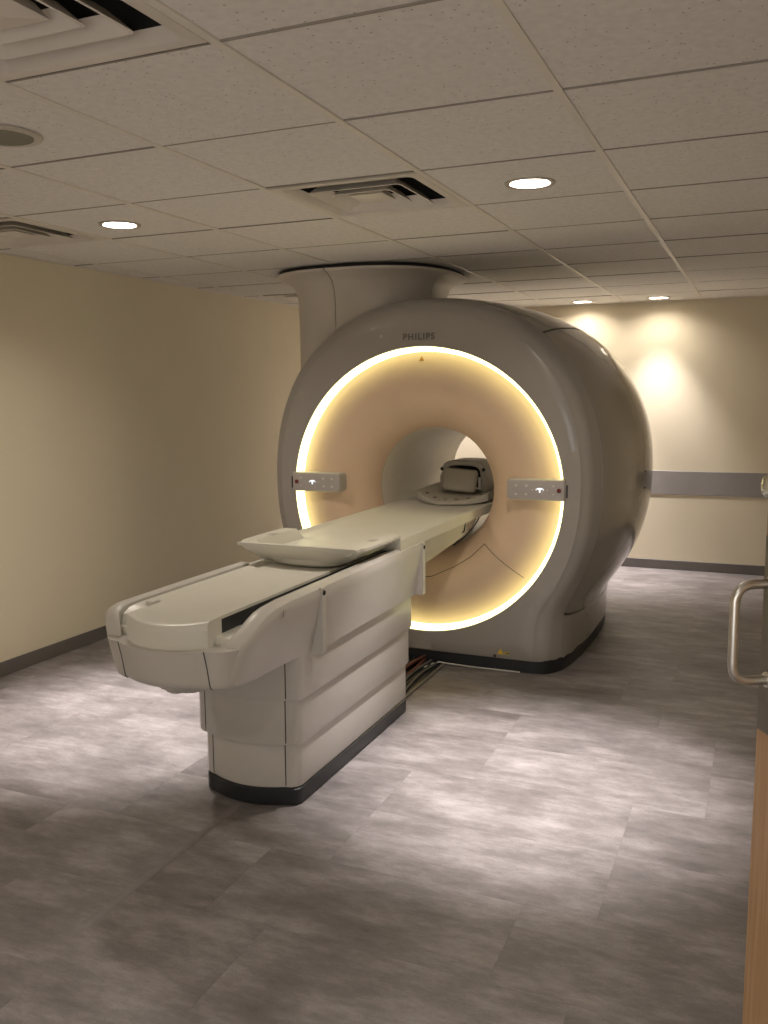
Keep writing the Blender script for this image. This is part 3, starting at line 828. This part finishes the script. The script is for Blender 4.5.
def downlight(xc, yc, label, power, cone=52):
    t = thing('downlight', label, 'ceiling light', (xc, yc, H), 'recessed round downlights')
    z = H + 0.004
    obj('trim_ring', revolve_z([(LR + 0.017, z), (LR + 0.016, z - 0.005), (LR + 0.004, z - 0.006), (LR - 0.004, z - 0.003), (LR - 0.005, z + 0.004)], xc, yc, 40), M_trimring, t, smooth=50)
    obj('reflector', revolve_z([(LR - 0.006, z + 0.003), (LR - 0.014, z + 0.03), (LR - 0.022, z + 0.045)], xc, yc, 40), M_cone, t, smooth=50)
    obj('lens', revolve_z([(LR - 0.020, z + 0.044), (0.0005, z + 0.040)], xc, yc, 32), M_lens2 if yc > 8 else M_lens, t, label='glowing lens')
    l = bpy.data.lights.new('lamp', 'SPOT'); l.energy = power; l.color = LAMP_COL
    l.spot_size = math.radians(cone); l.spot_blend = 1.0; l.shadow_soft_size = 0.05
    lo_ = bpy.data.objects.new('lamp', l); C.objects.link(lo_); lo_.parent = t; lo_.location = (0, 0, -0.012)
downlight(*LIGHT_AT[0], 'lit recessed downlight above the floor to the right of the patient table', LAMP_W)
downlight(*LIGHT_AT[1], 'lit recessed downlight beside the left wall diffuser', LAMP_W)
downlight(*LIGHT_AT[2], 'lit recessed downlight at the back wall, the one nearer the scanner', LAMP_W * 0.6, 66)
downlight(*LIGHT_AT[3], 'lit recessed downlight at the back wall, the one farther right from the scanner', LAMP_W * 0.24, 74)
downlight(*LIGHT_AT[4], 'added fill downlight at the back wall, unseen behind the scanner column', LAMP_W * 0.4, 86)  # unseen fixture, added to light the back of the room
downlight(*LIGHT_AT[5], 'added unseen fill downlight in the ceiling above the open wooden door', LAMP_W * 0.22, 80)  # out of view, added as fill for the near floor and door
downlight(*LIGHT_AT[6], 'added unseen fill downlight in the ceiling near the front left corner', LAMP_W * 0.22, 80)  # second added fill fixture, outside the frame on the left

sp = thing('ceiling_speaker', 'round olive grille speaker in the ceiling at the left edge', 'speaker', (-2.245, 2.215, H))
obj('grille', revolve_z([(0.093, H + 0.002), (0.092, H - 0.004), (0.06, H - 0.007), (0.0005, H - 0.008)], -2.245, 2.215, 40), M_speaker, sp, smooth=50)
obj('rim', revolve_z([(0.120, H + 0.004), (0.118, H - 0.002), (0.096, H - 0.005), (0.092, H - 0.002)], -2.245, 2.215, 40), M_trimring, sp, smooth=50)

# ---------------------------------------------------------------- door, open at the right edge of the frame
E = Vector((0.0155, 2.06, 0)); D = Vector((0.5, -0.86, 0)).normalized(); NRM = Vector((D.y, -D.x, 0))   # leading edge, towards hinge, face normal
if NRM.x > 0: NRM = -NRM
def dbox(a0, a1, n0, n1, z0, z1, bev=0.0):
    """box in door coordinates: a along the leaf from the leading edge, n out of the face"""
    bm = box(a0, a1, n0, n1, z0, z1, bev=bev)
    for v in bm.verts:
        v.co = E + D * v.co.x + NRM * v.co.y + Vector((0, 0, v.co.z))
    return bm
def dp(a, n, z): return E + D * a + NRM * n + Vector((0, 0, z))
door = struct(obj('door_1', dbox(0, 1.0, -0.045, 0.0, 0.008, 2.12, 0.002), M_wood))
door['label'] = 'open wooden door leaf'

pl_ = obj('pull_plate', dbox(0.004, 0.104, 0.0, 0.0025, 0.885, 1.318, 0.001), M_plate, door, label='dull metal pull plate')
bm = tube(round_path([dp(0.036, 0.002, 1.218), dp(0.036, 0.084, 1.218), dp(0.036, 0.084, 1.006), dp(0.036, 0.002, 1.006)], 0.042, 10), 0.0105, 14)
obj('pull_handle', bm, M_steel, door, smooth=60, label='brushed steel pull handle')
def axial(prof, a, z, n=24):
    return loft([[dp(a + r * math.cos(2 * PI * k / n), h, z + r * math.sin(2 * PI * k / n)) for k in range(n)] for r, h in prof], None, True, True, True)
for z in (1.218, 1.006):
    obj('rose', axial([(0.017, 0.0), (0.017, 0.006), (0.013, 0.008)], 0.036, z), M_steel, door, smooth=40)
obj('lock_knob', axial([(0.030, 0.0), (0.030, 0.012), (0.026, 0.016), (0.026, 0.026), (0.023, 0.033), (0.012, 0.036)], 0.048, 1.428), M_chrome, door, smooth=40, label='round chrome lock knob')
